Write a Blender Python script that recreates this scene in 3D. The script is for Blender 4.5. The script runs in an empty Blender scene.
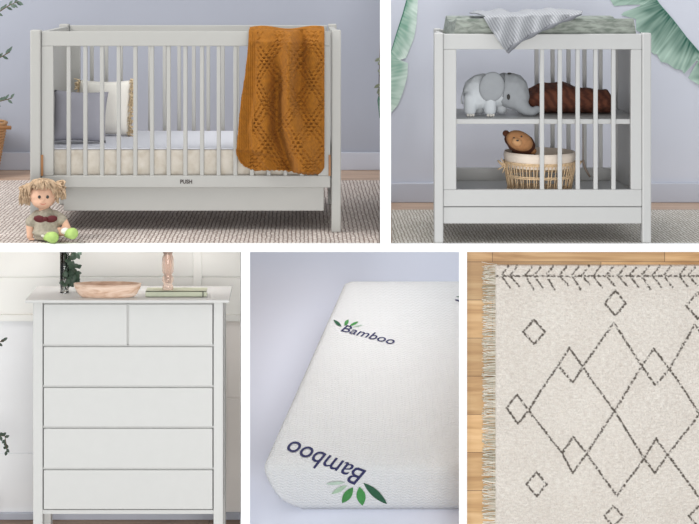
import bpy, bmesh, math, random
from mathutils import Vector, Matrix, noise
from mathutils.bvhtree import BVHTree
random.seed(7)
SC = bpy.context.scene
COL = SC.collection

# ------------------------------------------------------------------ camera
F = 1300.0; VX = 300.0; VY = -25.0; ZC = 2.406
cam_d = bpy.data.cameras.new('camera'); cam = bpy.data.objects.new('camera', cam_d); COL.objects.link(cam)
cam.location = (0, 0, ZC); cam.rotation_euler = (math.pi/2, 0, 0)
cam_d.sensor_width = 36; cam_d.sensor_fit = 'HORIZONTAL'; cam_d.lens = 36*F/699
cam_d.shift_x = (349.5-VX)/699; cam_d.shift_y = -(262-VY)/699
cam_d.clip_end = 100
SC.camera = cam
# ------------------------------------------------------------------ light
w = bpy.data.worlds.new('world'); SC.world = w; w.use_nodes = True
w.node_tree.nodes['Background'].inputs[0].default_value = (0.93, 0.97, 1.0, 1)
w.node_tree.nodes['Background'].inputs[1].default_value = 0.62
def area(name, loc, target, size, energy, col=(1, 1, 1)):
    l = bpy.data.lights.new(name, 'AREA'); l.shape = 'RECTANGLE'; l.size, l.size_y = size; l.energy = energy; l.color = col
    o = bpy.data.objects.new(name, l); COL.objects.link(o); o.location = loc
    o.rotation_euler = (Vector(target)-Vector(loc)).to_track_quat('-Z', 'Y').to_euler(); return o
area('window_light', (-3.4, 4.6, 3.9), (-0.9, 6.6, 1.6), (1.6, 1.6), 120, (1.0, 0.98, 0.95))
area('front_light', (0.2, -0.6, 1.5), (0.1, 5.5, 1.0), (3, 2), 165, (1.0, 0.985, 0.96))
area('overhead_fill', (0.75, 5.30, 3.9), (0.55, 6.1, 1.3), (1.0, 1.0), 30, (1.0, 0.99, 0.98))  # added fill from above, lifts the walls of the changing-table set
# added fill lights below the shelf, brightening the mattress and chest sets
area('shelf_fill', (0.32, 6.15, 1.285), (0.32, 6.2, 0.0), (1.0, 1.3), 8.0, (0.96, 0.98, 1.0))
area('shelf_fill', (-0.80, 5.40, 1.285), (-0.80, 5.75, 0.3), (1.3, 0.12), 1.6, (0.97, 0.985, 1.0))
vs = SC.view_settings; vs.view_transform = 'Standard'; vs.look = 'None'; vs.exposure = 0.0; vs.gamma = 1; vs.use_curve_mapping = False

# ------------------------------------------------------------------ helpers
def X(px, Y): return (px-VX)*Y/F
def Z(py, Y): return ZC-(py-VY)*Y/F
def P(px, py, Y): return Vector((X(px, Y), Y, Z(py, Y)))

def lin(c): c /= 255.0; return c/12.92 if c <= 0.04045 else ((c+0.055)/1.055)**2.4
def rgb(r, g, b): return (lin(r), lin(g), lin(b), 1)

class NT:
    def __init__(s, name, rough=0.6):
        s.m = bpy.data.materials.new(name); s.m.use_nodes = True; s.t = s.m.node_tree
        s.b = s.t.nodes['Principled BSDF']; s.b.inputs['Roughness'].default_value = rough
    def n(s, kind, **kw):
        nd = s.t.nodes.new(kind)
        for k, v in kw.items():
            if k in nd.inputs.keys(): nd.inputs[k].default_value = v
            else: setattr(nd, k, v)
        return nd
    def l(s, a, b): s.t.links.new(a, b)
    def coords(s, scale=(1, 1, 1), rot=(0, 0, 0)):
        tc = s.n('ShaderNodeTexCoord'); mp = s.n('ShaderNodeMapping')
        mp.inputs['Scale'].default_value = scale; mp.inputs['Rotation'].default_value = rot
        s.l(tc.outputs['Object'], mp.inputs['Vector']); return mp.outputs['Vector']
    def ramp(s, fac, stops):
        r = s.n('ShaderNodeValToRGB'); e = r.color_ramp.elements
        e[0].position, e[0].color = stops[0]; e[1].position, e[1].color = stops[-1]
        for p, c in stops[1:-1]:
            k = e.new(p); k.color = c
        s.l(fac, r.inputs['Fac']); return r.outputs['Color']
    def bump(s, h, strength=0.3, dist=0.005):
        b = s.n('ShaderNodeBump'); b.inputs['Strength'].default_value = strength; b.inputs['Distance'].default_value = dist
        s.l(h, b.inputs['Height']); s.l(b.outputs['Normal'], s.b.inputs['Normal'])

def mat(name, c, rough=0.6, var=0.0, nscale=(20, 20, 20), bump=0.0, bscale=200, bdist=0.002, metal=0.0):
    k = NT(name, rough); k.b.inputs['Metallic'].default_value = metal
    nz = k.n('ShaderNodeTexNoise', Detail=4.0); nz.inputs['Scale'].default_value = 1.0
    k.l(k.coords(nscale), nz.inputs['Vector'])
    lo = tuple(x*(1-var) for x in c[:3])+(1,); hi = tuple(min(1, x*(1+var)) for x in c[:3])+(1,)
    k.l(k.ramp(nz.outputs['Fac'], [(0.3, lo), (0.7, hi)]), k.b.inputs['Base Color'])
    if bump:
        n2 = k.n('ShaderNodeTexNoise', Detail=3.0); n2.inputs['Scale'].default_value = bscale
        k.l(k.coords(), n2.inputs['Vector']); k.bump(n2.outputs['Fac'], bump, bdist)
    return k.m

def attr_mat(name, rough=0.8, bump=0.0, bscale=300, bdist=0.003, noise_mix=0.0, sheen=0.0):
    k = NT(name, rough); a = k.n('ShaderNodeVertexColor'); a.layer_name = 'Col'
    src = a.outputs['Color']
    if noise_mix:
        nz = k.n('ShaderNodeTexNoise', Detail=5.0); nz.inputs['Scale'].default_value = bscale*0.5
        k.l(k.coords(), nz.inputs['Vector'])
        hs = k.n('ShaderNodeHueSaturation'); mr = k.n('ShaderNodeMapRange')
        mr.inputs['From Min'].default_value = 0.25; mr.inputs['From Max'].default_value = 0.75
        mr.inputs['To Min'].default_value = 1-noise_mix; mr.inputs['To Max'].default_value = 1+noise_mix
        k.l(nz.outputs['Fac'], mr.inputs['Value']); k.l(mr.outputs[0], hs.inputs['Value']); k.l(src, hs.inputs['Color'])
        src = hs.outputs['Color']
    k.l(src, k.b.inputs['Base Color'])
    if bump:
        n2 = k.n('ShaderNodeTexNoise', Detail=4.0); n2.inputs['Scale'].default_value = bscale
        k.l(k.coords(), n2.inputs['Vector']); k.bump(n2.outputs['Fac'], bump, bdist)
    return k.m

OFF = {}
def tag(o, label=None, cat=None, group=None, kind=None):
    if label: o['label'] = label
    if cat: o['category'] = cat
    if group: o['group'] = group
    if kind: o['kind'] = kind
    return o
def root(name, loc, label, cat, group=None):
    o = bpy.data.objects.new(name, None); COL.objects.link(o); o.location = loc; o.empty_display_size = 0.05
    OFF[o.name] = Vector(loc); return tag(o, label, cat, group)
def obj(name, bm, m, parent=None, smooth=False, bevel=0.0, label=None, origin=None, sub=0):
    """world-space bmesh -> one mesh object (vertices stored relative to its root's origin)"""
    if parent is None:
        if origin is None:
            xs = [v.co for v in bm.verts]
            origin = Vector(((min(v.x for v in xs)+max(v.x for v in xs))/2, (min(v.y for v in xs)+max(v.y for v in xs))/2, min(v.z for v in xs)))
        off = Vector(origin)
    else: off = OFF[parent.name]
    bmesh.ops.translate(bm, verts=bm.verts, vec=-off)
    me = bpy.data.meshes.new(name); bm.to_mesh(me); bm.free()
    if m is not None:
        for mm in (m if isinstance(m, (list, tuple)) else [m]): me.materials.append(mm)
    if smooth:
        for p in me.polygons: p.use_smooth = True
    o = bpy.data.objects.new(name, me); COL.objects.link(o)
    if parent is None: o.location = off
    else: o.parent = parent
    OFF[o.name] = off
    if bevel:
        b = o.modifiers.new('bevel', 'BEVEL'); b.width = bevel; b.segments = 2; b.limit_method = 'ANGLE'
    if sub:
        s = o.modifiers.new('sub', 'SUBSURF'); s.levels = sub; s.render_levels = sub
    if label: o['label'] = label
    return o
def struct(name, bm, m, bevel=0.0, **kw):
    o = obj(name, bm, m, bevel=bevel, **kw); o['kind'] = 'structure'; return o

def box(bm, x0, x1, y0, y1, z0, z1):
    v = [bm.verts.new((x, y, z)) for x in (x0, x1) for y in (y0, y1) for z in (z0, z1)]
    for f in ((0, 1, 3, 2), (4, 6, 7, 5), (0, 4, 5, 1), (2, 3, 7, 6), (0, 2, 6, 4), (1, 5, 7, 3)):
        bm.faces.new([v[i] for i in f])
    bmesh.ops.recalc_face_normals(bm, faces=bm.faces); return v
def nb(*b):
    bm = bmesh.new()
    for q in b: box(bm, *q)
    return bm
def pxbox(x0, x1, y0, y1, Y, depth):
    """box whose front face spans photo columns x0..x1 and rows y0..y1 at distance Y"""
    return (X(x0, Y), X(x1, Y), Y, Y+depth, Z(y1, Y), Z(y0, Y))
def tube(bm, pts, r, n=8, cap=True):
    pts = [Vector(p) for p in pts]; rs = r if isinstance(r, (list, tuple)) else [r]*len(pts)
    rings = []; up = Vector((0.13, 0.2, 1)).normalized()
    for i, p in enumerate(pts):
        d = (pts[min(i+1, len(pts)-1)]-pts[max(i-1, 0)]).normalized()
        a = d.cross(up)
        if a.length < 1e-3: a = d.cross(Vector((1, 0, 0)))
        a.normalize(); b = d.cross(a)
        rings.append([bm.verts.new(p+(a*math.cos(2*math.pi*k/n)+b*math.sin(2*math.pi*k/n))*rs[i]) for k in range(n)])
    for i in range(len(rings)-1):
        for k in range(n):
            bm.faces.new((rings[i][k], rings[i][(k+1) % n], rings[i+1][(k+1) % n], rings[i+1][k]))
    if cap: bm.faces.new(rings[0][::-1]); bm.faces.new(rings[-1])
def lathe(bm, c, prof, n=32, sx=1, sy=1):
    rings = [[bm.verts.new((c[0]+r*sx*math.cos(2*math.pi*k/n), c[1]+r*sy*math.sin(2*math.pi*k/n), c[2]+z)) for k in range(n)] for r, z in prof]
    for i in range(len(rings)-1):
        for k in range(n): bm.faces.new((rings[i][k], rings[i][(k+1) % n], rings[i+1][(k+1) % n], rings[i+1][k]))
    return rings
def ball(bm, c, r, rot=None, sub=2):
    r = r if isinstance(r, (list, tuple)) else (r, r, r)
    M = Matrix.Translation(Vector(c)) @ (rot.to_4x4() if rot else Matrix.Identity(4)) @ Matrix.Diagonal((*r, 1))
    bmesh.ops.create_icosphere(bm, subdivisions=sub, radius=1, matrix=M)
def chain(bm, pts, rs, step=0.3):
    for i in range(len(pts)-1):
        a, b = Vector(pts[i]), Vector(pts[i+1]); L = (b-a).length; n = max(2, int(L/(min(rs[i], rs[i+1])*step)))
        for k in range(n+1): t = k/n; ball(bm, a.lerp(b, t), rs[i]*(1-t)+rs[i+1]*t)
def remesh(o, vox, sm=4):
    r = o.modifiers.new('remesh', 'REMESH'); r.mode = 'VOXEL'; r.voxel_size = vox; r.use_smooth_shade = True
    s = o.modifiers.new('smooth', 'SMOOTH'); s.iterations = sm; s.factor = 0.5
    return o
def grid(fn, nu, nv, colfn=None, keep=None):
    """fn(u,v) -> Vector;  u,v in 0..1"""
    bm = bmesh.new(); cl = bm.loops.layers.float_color.new('Col') if colfn else None
    vs_ = [[bm.verts.new(fn(i/nu, j/nv)) for i in range(nu+1)] for j in range(nv+1)]
    cs = [[colfn(i/nu, j/nv) for i in range(nu+1)] for j in range(nv+1)] if colfn else None
    for j in range(nv):
        for i in range(nu):
            q = ((j, i), (j, i+1), (j+1, i+1), (j+1, i))
            if keep and not keep((i+.5)/nu, (j+.5)/nv): continue
            f = bm.faces.new([vs_[a][b] for a, b in q])
            if cl:
                for lp, (a, b) in zip(f.loops, q): lp[cl] = cs[a][b]
    return bm
def solidify(o, t, off=-1):
    s = o.modifiers.new('solid', 'SOLIDIFY'); s.thickness = t; s.offset = off; return o
def interp(tab, t):
    if t <= tab[0][0]: return tab[0][1]
    for (a, va), (b, vb) in zip(tab, tab[1:]):
        if t <= b: k = (t-a)/(b-a); return va+(vb-va)*k
    return tab[-1][1]
def leaf(bm, base, d, L, W, nrm, bend=0.15, n=5):
    d = Vector(d).normalized(); nrm = Vector(nrm); s = d.cross(nrm)
    if s.length < 1e-3: s = d.cross(Vector((0, 0.3, 1)))
    s.normalize(); up = s.cross(d)
    prev = None; base = Vector(base)
    for i in range(n+1):
        t = i/n; wd = W*math.sin(math.pi*min(0.97, max(0.04, t)))**0.8*0.5
        c = base+d*L*t+up*(-bend*L*t*t)
        row = (bm.verts.new(c-s*wd+up*wd*.25), bm.verts.new(c), bm.verts.new(c+s*wd+up*wd*.25))
        if prev:
            bm.faces.new((prev[0], prev[1], row[1], row[0])); bm.faces.new((prev[1], prev[2], row[2], row[1]))
        prev = row

# ------------------------------------------------------------------ materials
M_unit = mat('white_lacquer', (0.93, 0.93, 0.93, 1), 0.6)
M_wall = mat('blue_grey_wall_paint', rgb(158, 162, 174), 0.9, 0.015, (1.5, 1.5, 1.5))
M_wallr = mat('lilac_grey_wall_paint', rgb(196, 199, 210), 0.9, 0.015, (1.5, 1.5, 1.5))
M_skirt = mat('blue_grey_skirting', rgb(186, 190, 202), 0.6)
M_crib = mat('warm_white_satin_paint', rgb(171, 170, 166), 0.5, 0.01)
M_chg = mat('white_satin_paint', rgb(190, 190, 189), 0.5, 0.01)
M_dres = mat('chalk_white_paint', rgb(206, 206, 204), 0.55, 0.01)
M_dark = mat('dark_gap', rgb(60, 58, 55), 0.8)
def wood(name, c1, c2, c3, scale=(3, 40, 40), plank=None):
    k = NT(name, 0.45); v = k.coords(scale)
    n1 = k.n('ShaderNodeTexNoise', Detail=8.0); n1.inputs['Scale'].default_value = 1; n1.inputs['Distortion'].default_value = 1.2; k.l(v, n1.inputs['Vector'])
    col = k.ramp(n1.outputs['Fac'], [(0.3, c1), (0.5, c2), (0.72, c3)])
    if plank:
        br = k.n('ShaderNodeTexBrick'); br.offset = 0.37; k.l(k.coords((1, 1, 1), plank[3]), br.inputs['Vector'])
        br.inputs['Scale'].default_value = 1; br.inputs['Brick Width'].default_value = plank[0]; br.inputs['Row Height'].default_value = plank[1]
        br.inputs['Mortar Size'].default_value = 0.0012; br.inputs['Color1'].default_value = (0, 0, 0, 1); br.inputs['Color2'].default_value = (1, 1, 1, 1)
        br.inputs['Mortar'].default_value = (0.5, 0.5, 0.5, 1)
        hs = k.n('ShaderNodeHueSaturation'); mr = k.n('ShaderNodeMapRange')
        mr.inputs['To Min'].default_value = 1-plank[2]; mr.inputs['To Max'].default_value = 1+plank[2]*.5
        k.l(br.outputs['Color'], mr.inputs['Value']); k.l(mr.outputs[0], hs.inputs['Value']); k.l(col, hs.inputs['Color'])
        mx = k.n('ShaderNodeMixRGB'); mx.inputs['Color2'].default_value = tuple(x*.35 for x in c1[:3])+(1,)
        k.l(br.outputs['Fac'], mx.inputs['Fac']); k.l(hs.outputs['Color'], mx.inputs['Color1']); col = mx.outputs['Color']
    k.l(col, k.b.inputs['Base Color']); return k.m
M_floor = wood('light_oak_boards', rgb(176, 146, 124), rgb(192, 164, 142), rgb(205, 178, 156), (3, 30, 30), (1.4, 0.14, 0.08, (0, 0, 0)))
M_dfloor = wood('brown_boards', rgb(120, 100, 84), rgb(140, 118, 100), rgb(158, 136, 116), (3, 30, 30), (1.4, 0.1, 0.12, (0, 0, 0)))
M_rugfloor = wood('honey_oak_boards', rgb(176, 134, 88), rgb(206, 166, 118), rgb(226, 192, 146), (2.2, 1, 22), (0.7, 0.155, 0.24, (math.pi/2, 0, 0)))
M_peg = mat('oak_block', rgb(150, 104, 62), 0.5, 0.1, (5, 5, 60))
def woven(name, a, b, c, bw=0.034, rh=0.017):
    k = NT(name, 0.95)
    v = k.coords((1, 1, 1), (0, 0, math.pi/2))
    nz = k.n('ShaderNodeTexNoise', Detail=2.0); nz.inputs['Scale'].default_value = 26; k.l(v, nz.inputs['Vector'])
    mixv = k.n('ShaderNodeMixRGB'); mixv.inputs['Fac'].default_value = 0.016; k.l(v, mixv.inputs['Color1']); k.l(nz.outputs['Color'], mixv.inputs['Color2'])
    br = k.n('ShaderNodeTexBrick'); br.offset = 0.5; k.l(mixv.outputs['Color'], br.inputs['Vector'])
    br.inputs['Scale'].default_value = 1; br.inputs['Brick Width'].default_value = bw; br.inputs['Row Height'].default_value = rh
    br.inputs['Mortar Size'].default_value = 0.0032; br.inputs['Mortar Smooth'].default_value = 0.6
    br.inputs['Color1'].default_value = a; br.inputs['Color2'].default_value = b; br.inputs['Mortar'].default_value = c
    n2 = k.n('ShaderNodeTexNoise', Detail=4.0); n2.inputs['Scale'].default_value = 170; k.l(v, n2.inputs['Vector'])
    mx = k.n('ShaderNodeMixRGB', blend_type='MULTIPLY'); mx.inputs['Fac'].default_value = 0.55
    k.l(br.outputs['Color'], mx.inputs['Color1']); k.l(k.ramp(n2.outputs['Fac'], [(0.3, (0.55, 0.52, 0.5, 1)), (0.6, (1, 1, 1, 1))]), mx.inputs['Color2'])
    k.l(mx.outputs['Color'], k.b.inputs['Base Color'])
    inv = k.n('ShaderNodeMath', operation='SUBTRACT'); inv.inputs[0].default_value = 1; k.l(br.outputs['Fac'], inv.inputs[1])
    k.bump(inv.outputs[0], 0.6, 0.006); return k.m
M_wool1 = woven('woven_grey_cream_wool', rgb(236, 226, 219), rgb(214, 203, 196), rgb(150, 132, 124))
M_wool2 = woven('woven_oatmeal_wool', rgb(240, 236, 229), rgb(222, 217, 208), rgb(172, 162, 148), 0.03, 0.014)

# ================================================================== STRUCTURE
YF = 5.167                                   # front plane of the white display unit
FZ = Z(244, YF)-.010                              # floor height of the upper sets
SLAB0 = Z(252, YF)                           # underside of the shelf between the rows
W1, W2, W3 = 7.202, 6.178, 5.75              # back walls
def mullion(pa, pb, z0, z1, y1, name):
    pc = (pa+pb)/2; wd = X(pb, YF)-X(pa, YF); a = (pc-VX)/F
    bm = bmesh.new(); vv = []
    for y in (YF, y1):
        for s in (-1, 1):
            for z in (z0, z1): vv.append(bm.verts.new((a*y+s*wd/2, y, z)))
    for f in ((0, 1, 3, 2), (4, 6, 7, 5), (0, 4, 5, 1), (2, 3, 7, 6), (0, 2, 6, 4), (1, 5, 7, 3)): bm.faces.new([vv[i] for i in f])
    bmesh.ops.recalc_face_normals(bm, faces=bm.faces)
    return struct(name, bm, M_unit)
struct('floor', nb((-2.6, 2.6, -2.5, YF-.02, -0.05, 0)), mat('pale_studio_floor', (.62, .62, .62, 1), .6))
# shelf slab, mullions
struct('trim_1', nb((-2.3, 2.3, YF, YF+.02, SLAB0, FZ+.010)), M_unit)
mullion(380, 391, FZ+.010, 2.60, W1, 'trim_2')
mullion(241, 250, 0, SLAB0, 5.76, 'trim_3')
mullion(459, 467, 0, SLAB0, YF+.085, 'trim_4')
struct('trim_5', nb((-2.36, -2.3, YF, YF+.05, 0, 2.60)), M_unit)
struct('trim_6', nb((2.3, 2.36, YF, YF+.05, 0, 2.60)), M_unit)
# set 1 (cot)
def wallpoly(pts, y0, y1, z0, z1): return nb((pts[0], pts[1], y0, y1, z0, z1))
XR1 = (385.5-VX)/F
struct('floor', nb((-2.3, XR1*W1-.0, YF+.02, W1, SLAB0, FZ)), M_floor)
struct('wall_back', nb((-2.3, XR1*W1, W1, W1+.05, SLAB0, 2.60)), M_wall)
BBH = Z(152, W1)-FZ
struct('baseboard_back', nb((-2.3, XR1*W1-.025, W1-.018, W1, FZ, FZ+BBH)), M_skirt, bevel=.004)
# set 2 (changing table)
struct('floor', nb((XR1*W1, 2.3, YF+.02, W2, SLAB0, FZ)), M_floor) if False else None
bm = bmesh.new(); zz = FZ+.0015
struct('wall_back', nb((XR1*W2+.024, 2.3, W2, W2+.05, FZ, 2.60)), M_wallr)
struct('floor', nb((XR1*W1, 2.3, YF+.02, W2+.05, SLAB0, FZ)), M_floor)
B2 = Z(182.5, W2)-FZ
struct('baseboard_back', nb((XR1*W2+.024, 2.3, W2-.018, W2, FZ, FZ+B2)), M_skirt, bevel=.004)
# set 3 (chest of drawers)
XR3 = (245.5-VX)/F*5.76-.022
struct('floor', nb((-2.3, XR3, YF+.001, W3, -0.04, 0.0)), M_dfloor)
M_w3 = mat('white_board_wall', rgb(238, 238, 234), .8, .02, (2, 2, 5))
M_w3b = mat('cool_white_board_wall', rgb(240, 241, 243), .8, .02, (2, 2, 5))
M_w3c = mat('beige_board_wall', rgb(248, 243, 238), .8, .02, (2, 2, 5))
lz = Z(318, W3)
bm = bmesh.new(); z = SLAB0-.001
for za, zb in ((Z(277, W3)+.003, SLAB0-.001), (lz, Z(277, W3)-.003)): box(bm, -2.3, XR3, W3, W3+.03, za, zb)
box(bm, -2.3, XR3, W3+.008, W3+.03, lz, SLAB0-.001)
struct('wall_back', bm, M_w3, bevel=.002)
bm = bmesh.new()
for za, zb in ((Z(453.5, W3)+.003, lz), (0, Z(453.5, W3)-.003)): box(bm, -2.3, X(130, W3), W3+.004, W3+.03, za, zb)
box(bm, -2.3, X(130, W3), W3+.01, W3+.03, 0, lz); struct('wall_left', bm, M_w3b, bevel=.002)
bm = bmesh.new()
for za, zb in ((Z(398, W3)+.003, lz), (0, Z(398, W3)-.003)): box(bm, X(130, W3), XR3, W3+.004, W3+.03, za, zb)
box(bm, X(130, W3), XR3, W3+.01, W3+.03, 0, lz); struct('wall_right', bm, M_w3c, bevel=.002)
struct('trim_7', nb((-2.3, XR3, W3-.02, W3, Z(321.5, W3-.02), Z(315, W3-.02))), M_w3, bevel=.003)
struct('trim_8', nb((X(193, W3), X(202, W3), W3-.012, W3, Z(315, W3)+.002, SLAB0-.002)), M_w3, bevel=.003)
struct('baseboard_back', nb((-2.3, XR3, W3-.012, W3+.004, 0, Z(512, W3))), M_skirt, bevel=.003)
# set 4 (mattress on a lilac sloping board)
TH = math.radians(20)
MY0 = 5.45; MZ0 = Z(465, MY0); MT = 0.262
BY = MY0+MT*math.sin(TH); BZ = MZ0-MT*math.cos(TH)
def slope_pt(x, y): return Vector((x, y, BZ+(y-BY)*math.tan(TH)))
M_lil = mat('pale_lilac_backdrop', rgb(234, 238, 252), .95)
bm = bmesh.new()
xl = lambda y: (245.5-VX)/F*y+.019
q = [slope_pt(xl(5.2), 5.2), slope_pt(1.35, 5.2), slope_pt(1.35, 7.95), slope_pt(xl(7.95), 7.95)]
q[1].x = 1.35
a = [bm.verts.new(p) for p in q]; b = [bm.verts.new(p-Vector((0, 0, .03))) for p in q]
bm.faces.new(a); bm.faces.new(b[::-1])
for i in range(4): bm.faces.new((a[i], b[i], b[(i+1) % 4], a[(i+1) % 4]))
bmesh.ops.recalc_face_normals(bm, faces=bm.faces)
struct('floor', bm, M_lil)
# set 5 (rug on honey boards)
RY = 5.285
struct('wall_right', nb((X(463.5, RY), 2.3, RY, RY+.03, 0, SLAB0-.001)), M_rugfloor)

# ================================================================== SET 1 : COT
CY = 5.417
R = root('cot', (X(185, CY), CY, FZ), 'warm white wooden baby cot with slatted front and rear sides, on grey woven rug', 'cot')
CD = 0.70
def post(px0, px1, py0, Y, d, par, m, back=False):
    return obj('post', nb((X(px0, CY), X(px1, CY), Y, Y+d, FZ, Z(py0, CY))), m, par, bevel=.004)
def fpost(x0, x1, y, name='post'): return obj(name, nb((x0, x1, y, y+.046, FZ+.006, Z(30, CY))), M_crib, R, bevel=.005)
xL0, xL1, xR0, xR1 = X(30, CY), X(40.5, CY), X(331.5, CY), X(341, CY)
for y in (CY, CY+CD-.046):
    fpost(xL0, xL1, y); fpost(xR0, xR1, y)
yf = CY+.008; t = .022
def cotpanel(y, slatx, lab):
    rail = obj('top_rail', nb((X(41, CY), X(330.5, CY), y, y+t, Z(46.3, CY), Z(31.5, CY))), M_crib, R, bevel=.003, label=lab+' top rail')
    low = obj('bottom_rail', nb((X(41, CY), X(330.5, CY), y, y+t, Z(188, CY), Z(176, CY))), M_crib, R, bevel=.003, label=lab+' bottom rail')
    obj('stile', nb((X(41, CY), X(53, CY), y, y+t, Z(176, CY), Z(46.3, CY))), M_crib, R, bevel=.002)
    obj('stile', nb((X(318, CY), X(330.5, CY), y, y+t, Z(176, CY), Z(46.3, CY))), M_crib, R, bevel=.002)
    for x in slatx:
        obj('slat', nb((x-.0085, x+.0085, y+.004, y+.018, Z(176.3, CY), Z(46, CY))), M_crib, R, bevel=.003)
    return low
front_rail = cotpanel(yf, [X(68+16.72*i, CY) for i in range(15)], 'front')
yr = CY+CD-.035
cotpanel(yr, [(138+.872*(68+16.72*i-138)-VX)*yr/F for i in range(15)], 'rear')
for x0, x1 in ((xL0+.010, xL1-.004), (xR0+.004, xR1-.010)):
    obj('end_panel', nb((x0, x1, CY+.045, CY+CD-.045, Z(211, CY), Z(33, CY))), M_crib, R, bevel=.002)
obj('drawer_front', nb((X(62, CY), X(324, CY), CY+.035, CY+.055, Z(211, CY+.03), Z(187, CY))), M_crib, R, bevel=.002)
obj('mattress_base', nb((xL1-.005, xR0+.005, CY+.04, CY+CD-.04, Z(184, CY), Z(179, CY))), M_crib, R)
for a_, b_ in ((40.6, 43), (328.5, 330.8)):
    obj('corner_block', nb((X(a_, CY), X(b_, CY), CY+.003, CY+.0085, Z(176, CY), Z(155, CY))), M_peg, R, label='brown oak block on the stile')
# maker's mark on the bottom rail
def text_bm(body, offset=0.0, shear=0.0, size=1.0, space=1.0):
    c = bpy.data.curves.new('tmp', 'FONT'); c.body = body; c.size = size; c.offset = offset; c.shear = shear; c.space_character = space
    c.resolution_u = 4
    o = bpy.data.objects.new('tmp', c); COL.objects.link(o)
    bpy.context.view_layer.update()
    me = bpy.data.meshes.new_from_object(o.evaluated_get(bpy.context.evaluated_depsgraph_get()))
    bm = bmesh.new(); bm.from_mesh(me)
    bpy.data.objects.remove(o); bpy.data.curves.remove(c); bpy.data.meshes.remove(me)
    return bm
bm = text_bm('PUSH', .035)
xs = [v.co.x for v in bm.verts]; zs = [v.co.y for v in bm.verts]
for v in bm.verts:
    px = 180+(v.co.x-min(xs))/(max(xs)-min(xs))*12; py = 184-(v.co.y-min(zs))/(max(zs)-min(zs))*4.2
    v.co = Vector((X(px, CY), yf-.0012, Z(py, CY)))
obj('logo', bm, mat('dark_print', rgb(62, 52, 50), .6), front_rail, label='small dark printed maker name')

# cot mattress
MZ = Z(148, CY+.045)
k = NT('cream_blotched_cover', .9)
nz = k.n('ShaderNodeTexNoise', Detail=3.0); nz.inputs['Scale'].default_value = 26; k.l(k.coords(), nz.inputs['Vector'])
k.l(k.ramp(nz.outputs['Fac'], [(0.33, rgb(196, 186, 172)), (0.5, rgb(206, 198, 186)), (0.7, rgb(214, 207, 197))]), k.b.inputs['Base Color'])
M_flor = k.m
M_sheet = mat('white_cotton', rgb(206, 207, 214), .9, .01, (9, 9, 9), .15, 60, .004)
MR = root('cot_mattress', ((xL1+xR0)/2, CY+.35, Z(179, CY)+.001), 'thin cot mattress with cream patterned side and white top, inside the slatted cot', 'mattress')
zb = Z(179, CY)+.001
obj('cover', nb((xL1+.004, xR0-.004, CY+.045, CY+CD-.05, zb, MZ-.006)), M_flor, MR, bevel=.01)
obj('sheet', nb((xL1+.004, xR0-.004, CY+.044, CY+CD-.049, MZ-.006, MZ)), M_sheet, MR, bevel=.003, label='white top sheet')
# pillows
def pillow(name, c, wdt, hgt, th, rotz, tilt, m, label, roll=0, fringe=None):
    Rm = Matrix.Rotation(rotz, 3, 'Z') @ Matrix.Rotation(tilt, 3, 'X') @ Matrix.Rotation(roll, 3, 'Y')
    n = 18
    def prof(u, v):
        a, b = abs(2*u-1), abs(2*v-1); return max(0, (1-a**3)*(1-b**3))**.55
    bm = bmesh.new()
    for s in (-1, 1):
        vsx = []
        for j in range(n+1):
            row = []
            for i in range(n+1):
                u, v = i/n, j/n; a, b = 2*u-1, 2*v-1
                x = a*wdt/2*(1-.07*(1-b*b)*abs(a)**2); zq = b*hgt/2*(1-.07*(1-a*a)*abs(b)**2)
                d = th/2*prof(u, v)*s + .004*noise.noise(Vector((a*2, b*2, s*3)))
                row.append(bm.verts.new(Vector(c)+Rm @ Vector((x, d, zq+hgt/2))))
            vsx.append(row)
        for j in range(n):
            for i in range(n): bm.faces.new((vsx[j][i], vsx[j][i+1], vsx[j+1][i+1], vsx[j+1][i]))
    bmesh.ops.remove_doubles(bm, verts=bm.verts, dist=.0045)
    bmesh.ops.recalc_face_normals(bm, faces=bm.faces)
    lo = min(v.co.z for v in bm.verts); bmesh.ops.translate(bm, verts=bm.verts, vec=(0, 0, c[2]-lo+.001))
    if fringe:
        rt = root(name, c, label, 'pillow')
        obj('pillow_cover', bm, m, rt, smooth=True)
        fb = bmesh.new(); rnd = random.Random(3)
        for i in range(420):
            side = rnd.choice((0, 1)); v = rnd.uniform(-1, 1)
            p = Vector((wdt/2*.95, rnd.uniform(-.015, .01), v*hgt/2+hgt/2)) if side else Vector((-wdt/2*.97, 0, v*hgt/2+hgt/2))
            dirx = 1 if side else -1
            a0 = Vector(c)+Rm @ p+Vector((0, 0, c[2]-lo+.001))
            e = Rm @ Vector((dirx*rnd.uniform(-.008, .024), rnd.uniform(-.014, .014), rnd.uniform(-.012, .008)))
            q = a0+e*.5+Vector((0, 0, .003)); r_ = a0+e
            r_.z = max(r_.z, c[2]+.003); q.z = max(q.z, c[2]+.003); a0.z = max(a0.z, c[2]+.003)
            tube(fb, [a0, q, r_], .0026, 4)
        o = obj('fringe', fb, fringe, rt, label='tan looped fringe on both sides'); o['kind'] = 'stuff'
        return rt
    return tag(obj(name, bm, m, smooth=True), label, 'pillow')
M_pw = mat('off_white_linen', rgb(228, 224, 216), .9, .02, (8, 8, 8), .2, 300, .002)
M_pg = mat('grey_lavender_linen', rgb(150, 149, 158), .9, .04, (8, 8, 8), .2, 300, .002)
M_tan = mat('tan_yarn', rgb(204, 184, 152), .95, .1)
pillow('pillow', (X(102, 5.86), 5.87, MZ), .255, .255, .09, math.radians(-6), math.radians(-14), M_pw,
       'square off-white cushion with tan fringed sides, leaning in the left end of the cot', fringe=M_tan)
pillow('pillow', (X(79, 5.62), 5.60, MZ), .235, .225, .10, math.radians(8), math.radians(-16), M_pg,
       'square grey-lavender cushion in front of the fringed off-white one', roll=math.radians(3))

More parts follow.
